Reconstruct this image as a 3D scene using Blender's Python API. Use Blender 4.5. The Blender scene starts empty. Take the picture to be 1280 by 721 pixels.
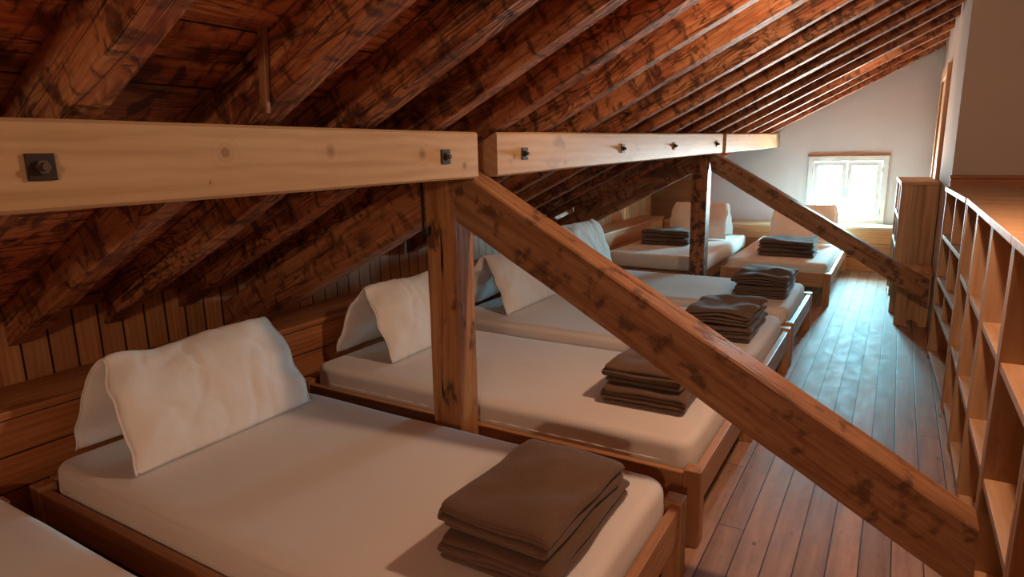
import bpy, bmesh, math, random
from mathutils import Vector, Matrix, noise
random.seed(11)
SC = bpy.context.scene
COL = SC.collection
PI = math.pi

# ------------------------------------------------------------------ helpers
def link(o):
    COL.objects.link(o)
    return o

def tag(o, label=None, cat=None, group=None, kind=None):
    if label: o['label'] = label
    if cat: o['category'] = cat
    if group: o['group'] = group
    if kind: o['kind'] = kind
    return o

def empty(name, loc, rz=0, label=None, cat=None, group=None):
    o = bpy.data.objects.new(name, None)
    o.empty_display_size = 0.05
    o.location = loc
    o.rotation_euler = (0, 0, rz)
    link(o)
    return tag(o, label, cat, group)

def mesh_obj(name, bm, mat, parent=None, smooth=False, loc=None, rot=None):
    me = bpy.data.meshes.new(name)
    bmesh.ops.recalc_face_normals(bm, faces=bm.faces)
    bm.to_mesh(me); bm.free()
    me.materials.append(mat)
    if smooth:
        for p in me.polygons: p.use_smooth = True
    o = bpy.data.objects.new(name, me)
    link(o)
    if parent: o.parent = parent
    if loc is not None: o.location = loc
    if rot is not None: o.rotation_euler = rot
    return o

def box(bm, x0, x1, y0, y1, z0, z1, bevel=0.0, seg=2):
    vs = [bm.verts.new((x, y, z)) for x in (x0, x1) for y in (y0, y1) for z in (z0, z1)]
    fs = [(0, 1, 3, 2), (4, 6, 7, 5), (0, 4, 5, 1), (2, 3, 7, 6), (0, 2, 6, 4), (1, 5, 7, 3)]
    faces = [bm.faces.new([vs[i] for i in f]) for f in fs]
    if bevel > 0:
        edges = list({e for f in faces for e in f.edges})
        bmesh.ops.bevel(bm, geom=edges, offset=bevel, segments=seg, profile=0.6, affect='EDGES')
    return faces

def boxed(name, dims, mat, parent=None, bevel=0.003, seg=2):
    bm = bmesh.new()
    box(bm, *dims, bevel=bevel, seg=seg)
    return mesh_obj(name, bm, mat, parent)

def copy_tree(o, parent=None):
    c = o.copy()
    COL.objects.link(c)
    if parent is not None:
        c.parent = parent
        c.matrix_parent_inverse = o.matrix_parent_inverse.copy()
    for ch in list(o.children):
        copy_tree(ch, c)
    return c

def beam(name, p0, p1, width, height, mat, wob=0.004, seed=0, parent=None, n=26, bevel=0.006, cut=None, roll_up=Vector((0, 0, 1)), at_start=True):
    """hewn timber from p0 to p1 (centre line); local X runs along it, local Z is up"""
    p0 = Vector(p0); p1 = Vector(p1)
    d = p1 - p0; L = d.length; d.normalize()
    y = roll_up.cross(d).normalized(); z = d.cross(y)
    bm = bmesh.new()
    rings = []
    b = bevel
    prof = [(-1, -1, b, 0), (-1, -1, 0, b), (-1, 1, 0, -b), (-1, 1, b, 0), (1, 1, -b, 0), (1, 1, 0, -b), (1, -1, 0, b), (1, -1, -b, 0)]
    for i in range(n + 1):
        t = L * i / n
        ring = []
        for k, (sy, sz, dy, dz) in enumerate(prof):
            q = Vector((t * 1.7 + seed * 9.1, sy * 3.1 + seed, sz * 2.7))
            a = noise.noise(q) * wob
            c = noise.noise(q + Vector((40, 3, 7))) * wob
            e = noise.noise(q * 4 + Vector((11, 5, 9))) * wob * 0.35
            xx = t
            if cut:
                xx = cut(t, sy * width / 2, sz * height / 2, L, i, n)
            ring.append(bm.verts.new((xx, sy * width / 2 + dy + a + e, sz * height / 2 + dz + c + e)))
        rings.append(ring)
    m = len(prof)
    for i in range(n):
        for k in range(m):
            bm.faces.new((rings[i][k], rings[i][(k + 1) % m], rings[i + 1][(k + 1) % m], rings[i + 1][k]))
    bm.faces.new(rings[0]); bm.faces.new(list(reversed(rings[-1])))
    o = mesh_obj(name, bm, mat, parent)
    M = Matrix.Identity(4)
    for r in range(3):
        M[r][0] = d[r]; M[r][1] = y[r]; M[r][2] = z[r]; M[r][3] = p0[r]
    o.matrix_world = M
    return o

# ------------------------------------------------------------------ materials
class NT:
    def __init__(self, name):
        self.m = bpy.data.materials.new(name)
        self.m.use_nodes = True
        self.t = self.m.node_tree
        self.t.nodes.clear()
        self.out = self.n('ShaderNodeOutputMaterial')
        self.b = self.n('ShaderNodeBsdfPrincipled')
        self.l(self.b.outputs[0], self.out.inputs[0])
    def n(self, typ, **kw):
        nd = self.t.nodes.new(typ)
        for k, v in kw.items(): setattr(nd, k, v)
        return nd
    def l(self, a, b): self.t.links.new(a, b)
    def val(self, sock, v):
        if hasattr(v, 'is_linked') or isinstance(v, bpy.types.NodeSocket): self.l(v, sock)
        else: sock.default_value = v
    def math(self, op, a, b=0.0, c=None, clamp=False):
        nd = self.n('ShaderNodeMath', operation=op, use_clamp=clamp)
        self.val(nd.inputs[0], a); self.val(nd.inputs[1], b)
        if c is not None: self.val(nd.inputs[2], c)
        return nd.outputs[0]
    def coords(self, rnd=True):
        tc = self.n('ShaderNodeTexCoord')
        if not rnd: return tc.outputs['Object']
        oi = self.n('ShaderNodeObjectInfo')
        s = self.n('ShaderNodeVectorMath', operation='SCALE')
        cmb = self.n('ShaderNodeCombineXYZ')
        for i in range(3):
            self.l(self.math('MULTIPLY', oi.outputs['Random'], (37.0, 53.0, 71.0)[i]), cmb.inputs[i])
        a = self.n('ShaderNodeVectorMath', operation='ADD')
        self.l(tc.outputs['Object'], a.inputs[0]); self.l(cmb.outputs[0], a.inputs[1])
        return a.outputs[0]
    def mapped(self, vec, scale):
        mp = self.n('ShaderNodeMapping')
        self.l(vec, mp.inputs['Vector'])
        mp.inputs['Scale'].default_value = scale
        return mp.outputs[0]
    def noise(self, vec, scale, detail=4, rough=0.55, dist=0.0):
        nd = self.n('ShaderNodeTexNoise')
        self.l(vec, nd.inputs['Vector'])
        nd.inputs['Scale'].default_value = scale
        nd.inputs['Detail'].default_value = detail
        nd.inputs['Roughness'].default_value = rough
        nd.inputs['Distortion'].default_value = dist
        return nd.outputs[0]
    def ramp(self, fac, stops, interp='LINEAR'):
        nd = self.n('ShaderNodeValToRGB')
        nd.color_ramp.interpolation = interp
        el = nd.color_ramp.elements
        while len(el) > 1: el.remove(el[0])
        el[0].position = stops[0][0]; el[0].color = (*stops[0][1], 1)
        for p, c in stops[1:]:
            e = el.new(p); e.color = (*c, 1)
        self.l(fac, nd.inputs[0])
        return nd.outputs[0]
    def mix(self, fac, a, b, mode='MIX'):
        nd = self.n('ShaderNodeMix', data_type='RGBA', blend_type=mode)
        self.val(nd.inputs[0], fac)
        for s, v in ((nd.inputs[6], a), (nd.inputs[7], b)):
            if isinstance(v, bpy.types.NodeSocket): self.l(v, s)
            else: s.default_value = (*v, 1)
        return nd.outputs[2]
    def bump(self, h, strength=0.3, dist=0.01):
        nd = self.n('ShaderNodeBump')
        nd.inputs['Strength'].default_value = strength
        nd.inputs['Distance'].default_value = dist
        self.l(h, nd.inputs['Height'])
        self.l(nd.outputs[0], self.b.inputs['Normal'])
    def done(self, col, rough=0.6, spec=0.4):
        if isinstance(col, bpy.types.NodeSocket): self.l(col, self.b.inputs['Base Color'])
        else: self.b.inputs['Base Color'].default_value = (*col, 1)
        self.val(self.b.inputs['Roughness'], rough)
        self.b.inputs['Specular IOR Level'].default_value = spec
        return self.m

def smooth01(t, x, a, b):
    nd = t.n('ShaderNodeMapRange', interpolation_type='SMOOTHSTEP')
    t.val(nd.inputs[0], x); nd.inputs[1].default_value = a; nd.inputs[2].default_value = b
    return nd.outputs[0]

def grain_scale(axis, along, across):
    s = [across] * 3
    s['XYZ'.index(axis)] = along
    return s

def wood(name, axis, light, mid, dark, grain=1.0, blotch=0.0, blotch_col=(0.02, 0.006, 0.003), rough=0.55, spec=0.35,
         blotch_scale=3.0, blotch_stretch=(1.0, 2.2), rings=True, bump=0.25, blotch_rng=(0.5, 0.62), cracks=0.0, boards=None, board_axis='Y', board_tone=0.25, red=None, knots=None, gap=0.004):
    t = NT(name)
    v = t.coords()
    g = t.noise(t.mapped(v, grain_scale(axis, 1.2 * grain, 16 * grain)), 1.0, 6, 0.6, 0.4)
    fine = t.noise(t.mapped(v, grain_scale(axis, 5 * grain, 120 * grain)), 1.0, 3, 0.6)
    f = t.math('ADD', t.math('MULTIPLY', g, 0.75), t.math('MULTIPLY', fine, 0.25))
    if rings:
        w = t.n('ShaderNodeTexWave', wave_type='RINGS', rings_direction=axis)
        t.l(t.mapped(v, grain_scale(axis, 0.22, 1.0)), w.inputs[0])
        w.inputs['Scale'].default_value = 14 * grain
        w.inputs['Distortion'].default_value = 5.0
        w.inputs['Detail'].default_value = 2.5
        w.inputs['Detail Scale'].default_value = 1.2
        f = t.math('ADD', t.math('MULTIPLY', f, 0.86), t.math('MULTIPLY', w.outputs[1], 0.11))
    col = t.ramp(f, [(0.28, dark), (0.47, mid), (0.68, light)])
    h = f
    if red:
        rm = t.noise(t.mapped(v, grain_scale(axis, 0.8, 3.0)), 1.7, 3, 0.6)
        col = t.mix(smooth01(t, rm, 0.42, 0.62), col, t.mix(0.75, col, red))
    if blotch > 0:
        bl = t.noise(t.mapped(v, grain_scale(axis, blotch_stretch[0], blotch_stretch[1])), blotch_scale, 4, 0.55, 0.15)
        m = t.math('MULTIPLY', smooth01(t, bl, *blotch_rng), blotch)
        col = t.mix(m, col, blotch_col)
    if cracks > 0:
        cn = t.noise(t.mapped(v, grain_scale(axis, 0.9, 11.0)), 1.3, 2, 0.5, 0.3)
        cm = t.math('SUBTRACT', 1.0, smooth01(t, t.math('ABSOLUTE', t.math('SUBTRACT', cn, 0.5)), 0.006, 0.026))
        gate = smooth01(t, t.noise(t.mapped(v, grain_scale(axis, 0.8, 2.0)), 1.9, 2), 0.5, 0.6)
        cm = t.math('MULTIPLY', t.math('MULTIPLY', cm, gate), cracks)
        col = t.mix(cm, col, (0.012, 0.005, 0.003))
        h = t.math('SUBTRACT', h, cm)
    if knots:
        tc = t.n('ShaderNodeTexCoord')
        sep = t.n('ShaderNodeSeparateXYZ'); t.l(tc.outputs['Object'], sep.inputs[0])
        other = [a for a in 'XYZ' if a != axis][1] if axis != 'Z' else 'Y'
        wob = t.math('MULTIPLY', t.math('SUBTRACT', t.noise(tc.outputs['Object'], 9, 2), 0.5), 0.014)
        for (ka, kb, kr) in knots:
            da = t.math('SUBTRACT', sep.outputs['XYZ'.index(axis)], ka)
            db = t.math('SUBTRACT', sep.outputs['XYZ'.index(other)], kb)
            dd = t.math('SQRT', t.math('ADD', t.math('POWER', t.math('ADD', t.math('ABSOLUTE', da), 0.0), 2.0), t.math('POWER', t.math('ABSOLUTE', db), 2.0)))
            dd = t.math('ADD', dd, wob)
            km = t.math('SUBTRACT', 1.0, smooth01(t, dd, kr * 0.75, kr * 1.15))
            rr = t.math('SINE', t.math('MULTIPLY', dd, 420.0))
            halo = t.math('MULTIPLY', t.math('SUBTRACT', 1.0, smooth01(t, dd, kr, kr * 4.5)), t.math('ADD', t.math('MULTIPLY', rr, 0.16), 0.16))
            col = t.mix(halo, col, dark)
            col = t.mix(t.math('MULTIPLY', km, 0.65), col, t.mix(t.math('ADD', t.math('MULTIPLY', rr, 0.3), 0.5), dark, (0.12, 0.045, 0.018)))
    if boards:
        sep = t.n('ShaderNodeSeparateXYZ')
        tc = t.n('ShaderNodeTexCoord'); t.l(tc.outputs['Object'], sep.inputs[0])
        c = t.math('DIVIDE', sep.outputs['XYZ'.index(board_axis)], boards)
        idx = t.math('FLOOR', c); fr = t.math('FRACT', c)
        wn = t.n('ShaderNodeTexWhiteNoise', noise_dimensions='1D'); t.l(idx, wn.inputs['W'])
        tone = t.math('ADD', t.math('MULTIPLY', wn.outputs[0], board_tone), 1.0 - board_tone * 0.6)
        cmb = t.n('ShaderNodeCombineColor')
        for i in range(3): t.l(tone, cmb.inputs[i])
        col = t.mix(1.0, col, cmb.outputs[0], 'MULTIPLY')
        edge = t.math('MINIMUM', fr, t.math('SUBTRACT', 1.0, fr))
        gp = t.math('SUBTRACT', 1.0, smooth01(t, edge, gap / boards * 0.4, gap / boards))
        col = t.mix(gp, col, (0.015, 0.006, 0.003))
        h = t.math('SUBTRACT', h, t.math('MULTIPLY', gp, 1.5))
    t.bump(h, bump, 0.008)
    return t.done(col, rough, spec)

def plain(name, col, rough=0.5, metal=0.0, spec=0.4):
    t = NT(name)
    t.b.inputs['Metallic'].default_value = metal
    v = t.coords()
    nz = t.noise(v, 14, 4)
    c = t.mix(nz, tuple(x * 0.85 for x in col), tuple(min(1, x * 1.12) for x in col))
    return t.done(c, rough, spec)

M = {}
CHAR = dict(light=(0.42, 0.17, 0.07), mid=(0.26, 0.085, 0.032), dark=(0.08, 0.02, 0.009), blotch=0.93, blotch_col=(0.022, 0.006, 0.004),
            blotch_scale=2.6, blotch_stretch=(1.6, 3.4), blotch_rng=(0.47, 0.60), red=(0.20, 0.035, 0.014), rough=0.62, cracks=0.5, bump=0.5)
def charred(name, axis, tan, brown, red, black, boards=None, board_axis='X', dark_amt=0.9, seedscale=1.0, fig=1.0, bumpv=0.5):
    """old scorched timber: flame figure, soot patches and short scorch ticks across the grain"""
    t = NT(name)
    v = t.coords()
    if boards:
        tc = t.n('ShaderNodeTexCoord'); sep = t.n('ShaderNodeSeparateXYZ'); t.l(tc.outputs['Object'], sep.inputs[0])
        c = t.math('DIVIDE', sep.outputs['XYZ'.index(board_axis)], boards)
        idx = t.math('FLOOR', c); fr = t.math('FRACT', c)
        wn = t.n('ShaderNodeTexWhiteNoise', noise_dimensions='1D'); t.l(idx, wn.inputs['W'])
        cb = t.n('ShaderNodeCombineXYZ')
        for i in range(3): t.l(t.math('MULTIPLY', wn.outputs[0], (31.0, 17.0, 23.0)[i]), cb.inputs[i])
        ad = t.n('ShaderNodeVectorMath', operation='ADD'); t.l(v, ad.inputs[0]); t.l(cb.outputs[0], ad.inputs[1]); v = ad.outputs[0]
    k = seedscale
    g = t.noise(t.mapped(v, grain_scale(axis, 2.2 * k, 34 * k)), 1.0, 6, 0.65, 0.3)
    broad = t.noise(t.mapped(v, grain_scale(axis, 1.1 * k, 3.4 * k)), 1.35, 4, 0.6, 0.4)
    figure = t.noise(t.mapped(v, grain_scale(axis, 1.0 * k, 4.6 * k)), 1.0, 3, 0.55, 0.7)
    fs = t.math('ADD', t.math('MULTIPLY', t.math('SINE', t.math('MULTIPLY', figure, 95.0)), 0.5), 0.5)
    tick = t.noise(t.mapped(v, grain_scale(axis, 17 * k, 7.5 * k)), 1.0, 4, 0.6, 0.5)
    f = t.math('ADD', t.math('MULTIPLY', g, 0.55), t.math('MULTIPLY', broad, 0.45))
    col = t.ramp(f, [(0.36, red), (0.47, brown), (0.62, tan)])
    gate = smooth01(t, t.noise(t.mapped(v, grain_scale(axis, 1.3, 2.6)), 1.2, 2), 0.42, 0.58)
    col = t.mix(t.math('MULTIPLY', t.math('MULTIPLY', smooth01(t, fs, 0.66, 0.95), gate), 0.72 * fig), col, black)
    soot = smooth01(t, t.noise(t.mapped(v, grain_scale(axis, 1.5 * k, 3.0 * k)), 1.7, 5, 0.65, 0.8), 0.50, 0.66)
    col = t.mix(t.math('MULTIPLY', soot, dark_amt * 0.9), col, t.mix(0.35, black, red))
    tk = t.math('MULTIPLY', smooth01(t, tick, 0.50, 0.64), dark_amt * 0.8)
    col = t.mix(tk, col, black)
    crn = t.noise(t.mapped(v, grain_scale(axis, 0.8, 15.0)), 1.3, 2, 0.5, 0.3)
    cr = t.math('SUBTRACT', 1.0, smooth01(t, t.math('ABSOLUTE', t.math('SUBTRACT', crn, 0.52)), 0.003, 0.014))
    col = t.mix(t.math('MULTIPLY', cr, 0.7), col, (0.01, 0.004, 0.003))
    h = t.math('ADD', t.math('MULTIPLY', g, 0.7), t.math('ADD', t.math('MULTIPLY', fs, 0.25), t.math('MULTIPLY', tick, 0.5)))
    h = t.math('SUBTRACT', h, t.math('MULTIPLY', cr, 0.8))
    if boards:
        edge = t.math('MINIMUM', fr, t.math('SUBTRACT', 1.0, fr))
        gp = t.math('SUBTRACT', 1.0, smooth01(t, edge, 0.008, 0.022))
        col = t.mix(gp, col, (0.012, 0.004, 0.003)); h = t.math('SUBTRACT', h, gp)
    t.bump(h, bumpv, 0.010)
    return t.done(col, 0.58, 0.4)
M['rafter'] = charred('charred_rafter_wood', 'X', (0.56, 0.275, 0.13), (0.40, 0.14, 0.053), (0.25, 0.05, 0.02), (0.018, 0.007, 0.006), seedscale=1.5)
M['strut'] = charred('charred_strut_wood', 'X', (0.48, 0.21, 0.085), (0.32, 0.115, 0.042), (0.16, 0.04, 0.016), (0.04, 0.012, 0.007), fig=0.3)
M['roofboard'] = charred('charred_roof_boards', 'Y', (0.80, 0.37, 0.17), (0.60, 0.18, 0.07), (0.42, 0.075, 0.03), (0.034, 0.009, 0.007), boards=0.21, seedscale=1.3, fig=0.6, bumpv=0.35)
M['brace'] = wood('orange_brown_timber', 'X', light=(0.42, 0.235, 0.115), mid=(0.28, 0.13, 0.058), dark=(0.14, 0.055, 0.024), blotch=0.7, blotch_col=(0.045, 0.014, 0.008), grain=2.4, rings=False,
                  blotch_scale=11.0, blotch_stretch=(1.3, 1.3), blotch_rng=(0.53, 0.68), rough=0.5, cracks=0.5, bump=0.3)
M['post'] = wood('weathered_post_timber', 'X', light=(0.52, 0.28, 0.115), mid=(0.38, 0.17, 0.062), dark=(0.20, 0.07, 0.024), grain=2.0, rings=False, blotch=0.8, blotch_col=(0.05, 0.014, 0.006),
                 blotch_scale=5.0, blotch_stretch=(1.3, 3.2), blotch_rng=(0.55, 0.68), rough=0.5, cracks=1.0, bump=0.35)
M['post_far'] = wood('charred_post_timber', 'X', light=(0.46, 0.19, 0.07), mid=(0.28, 0.09, 0.03), dark=(0.12, 0.03, 0.012), rings=False, blotch=0.9, blotch_col=(0.035, 0.01, 0.006),
                 blotch_scale=9.0, blotch_stretch=(1.6, 1.8), blotch_rng=(0.47, 0.6), rough=0.5, cracks=0.6, bump=0.35)
PINE = dict(light=(0.54, 0.375, 0.225), mid=(0.465, 0.305, 0.17), dark=(0.34, 0.20, 0.10), rough=0.42, bump=0.08, grain=0.7)
M['plank_a'] = wood('pale_pine_a', 'Y', knots=[(1.245, 0.02, 0.016), (1.63, 0.008, 0.016), (1.86, -0.035, 0.013), (0.93, 0.02, 0.012), (0.885, -0.045, 0.004)], **PINE)
M['plank_b'] = wood('pale_pine_b', 'Y', knots=[(2.2, -0.01, 0.012), (2.65, -0.04, 0.01), (3.35, 0.01, 0.016), (4.1, 0.03, 0.015)], blotch=0.55, blotch_col=(0.16, 0.075, 0.035), blotch_scale=2.6, blotch_stretch=(1.2, 2.5), blotch_rng=(0.58, 0.72), **PINE)
M['plank_c'] = wood('pale_pine_c', 'Y', knots=[(6.2, 0.02, 0.014), (7.1, -0.02, 0.014)], blotch=0.45, blotch_col=(0.2, 0.1, 0.05), blotch_scale=2.6, blotch_stretch=(1.2, 2.5), blotch_rng=(0.58, 0.72), **PINE)
M['purlin'] = wood('old_purlin_timber', 'Y', light=(0.3, 0.12, 0.05), mid=(0.18, 0.06, 0.022), dark=(0.07, 0.02, 0.01), blotch=0.6)
BED = dict(light=(0.54, 0.31, 0.16), mid=(0.43, 0.215, 0.10), dark=(0.29, 0.13, 0.055), rough=0.42, bump=0.06, grain=0.8, spec=0.4)
for ax in 'XYZ':
    M['bed' + ax] = wood('varnished_bed_pine_' + ax.lower(), ax, **BED)
LARCH = dict(light=(0.60, 0.40, 0.24), mid=(0.49, 0.30, 0.165), dark=(0.33, 0.18, 0.09), spec=0.2, rough=0.55, bump=0.08, grain=0.7, blotch=0.55, blotch_col=(0.13, 0.045, 0.018), blotch_scale=3.0, blotch_stretch=(0.7, 3.0), blotch_rng=(0.6, 0.75))
for ax in 'XYZ':
    M['larch' + ax] = wood('larch_' + ax.lower(), ax, **LARCH)
M['larch_panel'] = wood('larch_jointed_panel', 'Z', boards=0.085, board_axis='X', board_tone=0.3, gap=0.0012, **{k: v for k, v in LARCH.items()})
M['larch_top'] = wood('larch_counter_top', 'X', light=(0.60, 0.42, 0.27), mid=(0.52, 0.34, 0.20), dark=(0.40, 0.23, 0.12), spec=0.2, rough=0.55, bump=0.06, grain=0.7)
M['kneewall'] = wood('knee_wall_boards', 'Z', light=(0.64, 0.34, 0.165), mid=(0.53, 0.25, 0.105), dark=(0.37, 0.145, 0.058), boards=0.098, board_axis='Y', board_tone=0.35, gap=0.006, rough=0.5, bump=0.2)
M['ledge'] = wood('ledge_boards', 'Y', light=(0.54, 0.24, 0.095), mid=(0.43, 0.165, 0.06), dark=(0.26, 0.085, 0.03), boards=0.13, board_axis='Z', board_tone=0.4, gap=0.004, rough=0.42, bump=0.12)
M['ledge_end'] = wood('ledge_boards_end', 'X', light=(0.54, 0.24, 0.095), mid=(0.43, 0.165, 0.06), dark=(0.26, 0.085, 0.03), boards=0.16, board_axis='Z', board_tone=0.3, gap=0.004, rough=0.42, bump=0.12)
M['ledge_top'] = wood('ledge_top_boards', 'Y', light=(0.56, 0.27, 0.12), mid=(0.46, 0.19, 0.075), dark=(0.3, 0.1, 0.035), rough=0.42, bump=0.1)
M['trimwood'] = wood('trim_wood', 'Y', light=(0.44, 0.19, 0.075), mid=(0.33, 0.125, 0.045), dark=(0.2, 0.065, 0.024))
M['trimwoodX'] = wood('trim_wood_x', 'X', light=(0.40, 0.17, 0.07), mid=(0.30, 0.11, 0.042), dark=(0.18, 0.058, 0.022))

def floor_mat():
    t = NT('old_plank_floor')
    tc = t.n('ShaderNodeTexCoord'); v = tc.outputs['Object']
    sep = t.n('ShaderNodeSeparateXYZ'); t.l(v, sep.inputs[0])
    W = 0.095
    c = t.math('DIVIDE', t.math('ADD', sep.outputs[0], t.math('MULTIPLY', t.math('SUBTRACT', t.noise(t.mapped(v, (0.1, 0.35, 1)), 1.0, 1), 0.5), 0.02)), W)
    idx = t.math('FLOOR', c); fr = t.math('FRACT', c)
    wn = t.n('ShaderNodeTexWhiteNoise', noise_dimensions='1D'); t.l(idx, wn.inputs['W'])
    # staggered butt joints
    yy = t.math('ADD', t.math('DIVIDE', sep.outputs[1], 2.3), t.math('MULTIPLY', wn.outputs[0], 7.3))
    jf = t.math('FRACT', yy); ji = t.math('FLOOR', yy)
    wn2 = t.n('ShaderNodeTexWhiteNoise', noise_dimensions='2D')
    cv = t.n('ShaderNodeCombineXYZ'); t.l(idx, cv.inputs[0]); t.l(ji, cv.inputs[1]); t.l(cv.outputs[0], wn2.inputs['Vector'])
    off = t.n('ShaderNodeCombineXYZ'); t.l(t.math('MULTIPLY', wn2.outputs[0], 30.0), off.inputs[0]); t.l(t.math('MULTIPLY', wn2.outputs[0], 17.0), off.inputs[1])
    va = t.n('ShaderNodeVectorMath', operation='ADD'); t.l(v, va.inputs[0]); t.l(off.outputs[0], va.inputs[1])
    g = t.noise(t.mapped(va.outputs[0], (22, 1.6, 1)), 1.0, 6, 0.62, 0.5)
    scr = t.noise(t.mapped(va.outputs[0], (6, 3, 1)), 2.2, 6, 0.7)
    f = t.math('ADD', t.math('MULTIPLY', g, 0.6), t.math('MULTIPLY', scr, 0.4))
    col = t.ramp(f, [(0.3, (0.20, 0.105, 0.066)), (0.5, (0.36, 0.21, 0.14)), (0.7, (0.48, 0.31, 0.22))])
    tone = t.math('ADD', t.math('MULTIPLY', wn2.outputs[0], 0.4), 0.78)
    cc = t.n('ShaderNodeCombineColor')
    for i in range(3): t.l(tone, cc.inputs[i])
    col = t.mix(1.0, col, cc.outputs[0], 'MULTIPLY')
    spots = t.noise(t.mapped(va.outputs[0], (1, .45, 1)), 26.0, 2, 0.5)
    col = t.mix(t.math('MULTIPLY', smooth01(t, spots, 0.68, 0.75), 0.7), col, (0.05, 0.02, 0.01))
    edge = t.math('MINIMUM', fr, t.math('SUBTRACT', 1.0, fr))
    gp = t.math('SUBTRACT', 1.0, smooth01(t, edge, 0.014, 0.034))
    je = t.math('MINIMUM', jf, t.math('SUBTRACT', 1.0, jf))
    gj = t.math('MULTIPLY', t.math('SUBTRACT', 1.0, smooth01(t, je, 0.0007, 0.0016)), 0.8)
    gap = t.math('MAXIMUM', gp, gj)
    col = t.mix(t.math('MULTIPLY', gap, 0.9), col, (0.02, 0.009, 0.006))
    h = t.math('SUBTRACT', t.math('MULTIPLY', f, 0.6), t.math('MULTIPLY', gap, 1.2))
    t.bump(h, 0.3, 0.006)
    rg = t.math('ADD', t.math('MULTIPLY', scr, 0.35), 0.42)
    return t.done(col, rg, 0.2)
M['floor'] = floor_mat()

def plaster(name, col, bump=0.12):
    t = NT(name)
    v = t.coords(False)
    a = t.noise(v, 1.6, 5, 0.6); b = t.noise(v, 30, 4, 0.6)
    c = t.mix(a, tuple(x * 0.9 for x in col), tuple(min(1, x * 1.08) for x in col))
    t.bump(t.math('ADD', t.math('MULTIPLY', a, 0.5), t.math('MULTIPLY', b, 0.3)), bump, 0.01)
    return t.done(c, 0.85, 0.2)
M['plaster'] = plaster('grey_lilac_plaster', (0.64, 0.57, 0.57))
M['plaster_tan'] = plaster('tan_plaster', (0.42, 0.35, 0.30))

def fabric(name, col, wr=0.35, scale=5.0, rough=0.9, weave=True, dist=0.02, mott=0.0):
    t = NT(name)
    v = t.coords()
    w1 = t.noise(v, scale, 3, 0.45, 0.2)
    w2 = t.noise(v, scale * 14, 3, 0.6)
    h = t.math('ADD', w1, t.math('MULTIPLY', w2, 0.10 if weave else 0.02))
    t.bump(h, wr, dist)
    m = t.noise(v, 90, 3, 0.7)
    c = t.mix(m, tuple(x * (1 - mott) for x in col), tuple(min(1, x * (1 + mott)) for x in col))
    t.b.inputs['Sheen Weight'].default_value = 0.15
    return t.done(c, rough, 0.15)
M['sheet'] = fabric('white_cotton_sheet', (0.80, 0.755, 0.72), 0.22, 3.2, 0.85)
M['pillowcase'] = fabric('white_cotton_pillowcase', (0.84, 0.80, 0.77), 0.35, 7.0, 0.85, False)
M['wool'] = fabric('brown_wool_felt', (0.150, 0.090, 0.060), 0.35, 16.0, 0.95, True, 0.006, 0.22)
M['wool_dark'] = fabric('dark_brown_wool_felt', (0.125, 0.085, 0.066), 0.35, 16.0, 0.95, True, 0.006, 0.22)
M['iron'] = plain('rusty_black_iron', (0.06, 0.045, 0.038), 0.5, 0.8)
M['bolt'] = plain('worn_bolt_steel', (0.16, 0.13, 0.11), 0.4, 0.9)
M['hook'] = plain('black_iron_rod', (0.018, 0.014, 0.013), 0.6, 0.2)
M['whitepaint'] = plain('white_window_paint', (0.78, 0.8, 0.8), 0.4)
M['steel'] = plain('window_hinge_metal', (0.55, 0.56, 0.56), 0.35, 0.7)
def glass():
    t = NT('window_glass')
    tr = t.n('ShaderNodeBsdfTransparent'); gl = t.n('ShaderNodeBsdfGlossy'); gl.inputs['Roughness'].default_value = 0.02
    mx = t.n('ShaderNodeMixShader'); mx.inputs[0].default_value = 0.06
    t.l(tr.outputs[0], mx.inputs[1]); t.l(gl.outputs[0], mx.inputs[2]); t.l(mx.outputs[0], t.out.inputs[0])
    t.t.nodes.remove(t.b)
    return t.m
M['glass'] = glass()

# ------------------------------------------------------------------ room constants
CAMZ = 1.4
SL = 0.5                      # roof slope dz/dx
Y0R, Y1R = -2.6, 8.6          # room extent along the attic
XK, XR = -2.9, 2.6            # knee wall, far side wall
TILT = 0.0125
def raf_bot(x, y): return CAMZ + 0.745 + SL * x + TILT * max(0.0, y - 2.0)
RV = 0.155                    # vertical depth of a rafter
def board_z(x, y): return raf_bot(x, y) + RV + 0.002

# ------------------------------------------------------------------ the setting
def structure(o): o['kind'] = 'structure'; return o

structure(boxed('floor', (XK - 0.1, XR + 0.1, Y0R - 0.1, Y1R + 0.1, -0.1, 0.0), M['floor'], bevel=0))

bm = bmesh.new()
ys = [Y0R - 0.1, 2.0, Y1R + 0.15]
ring = []
for y in ys:
    ring.append([bm.verts.new((x, y, board_z(x, y) + dz)) for (x, dz) in ((XK - 0.25, 0), (XR + 0.1, 0), (XR + 0.1, 0.12), (XK - 0.25, 0.12))])
for a, b in zip(ring[:-1], ring[1:]):
    for k in range(4): bm.faces.new((a[k], a[(k + 1) % 4], b[(k + 1) % 4], b[k]))
bm.faces.new(ring[0]); bm.faces.new(ring[-1])
structure(mesh_obj('ceiling', bm, M['roofboard']))

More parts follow.
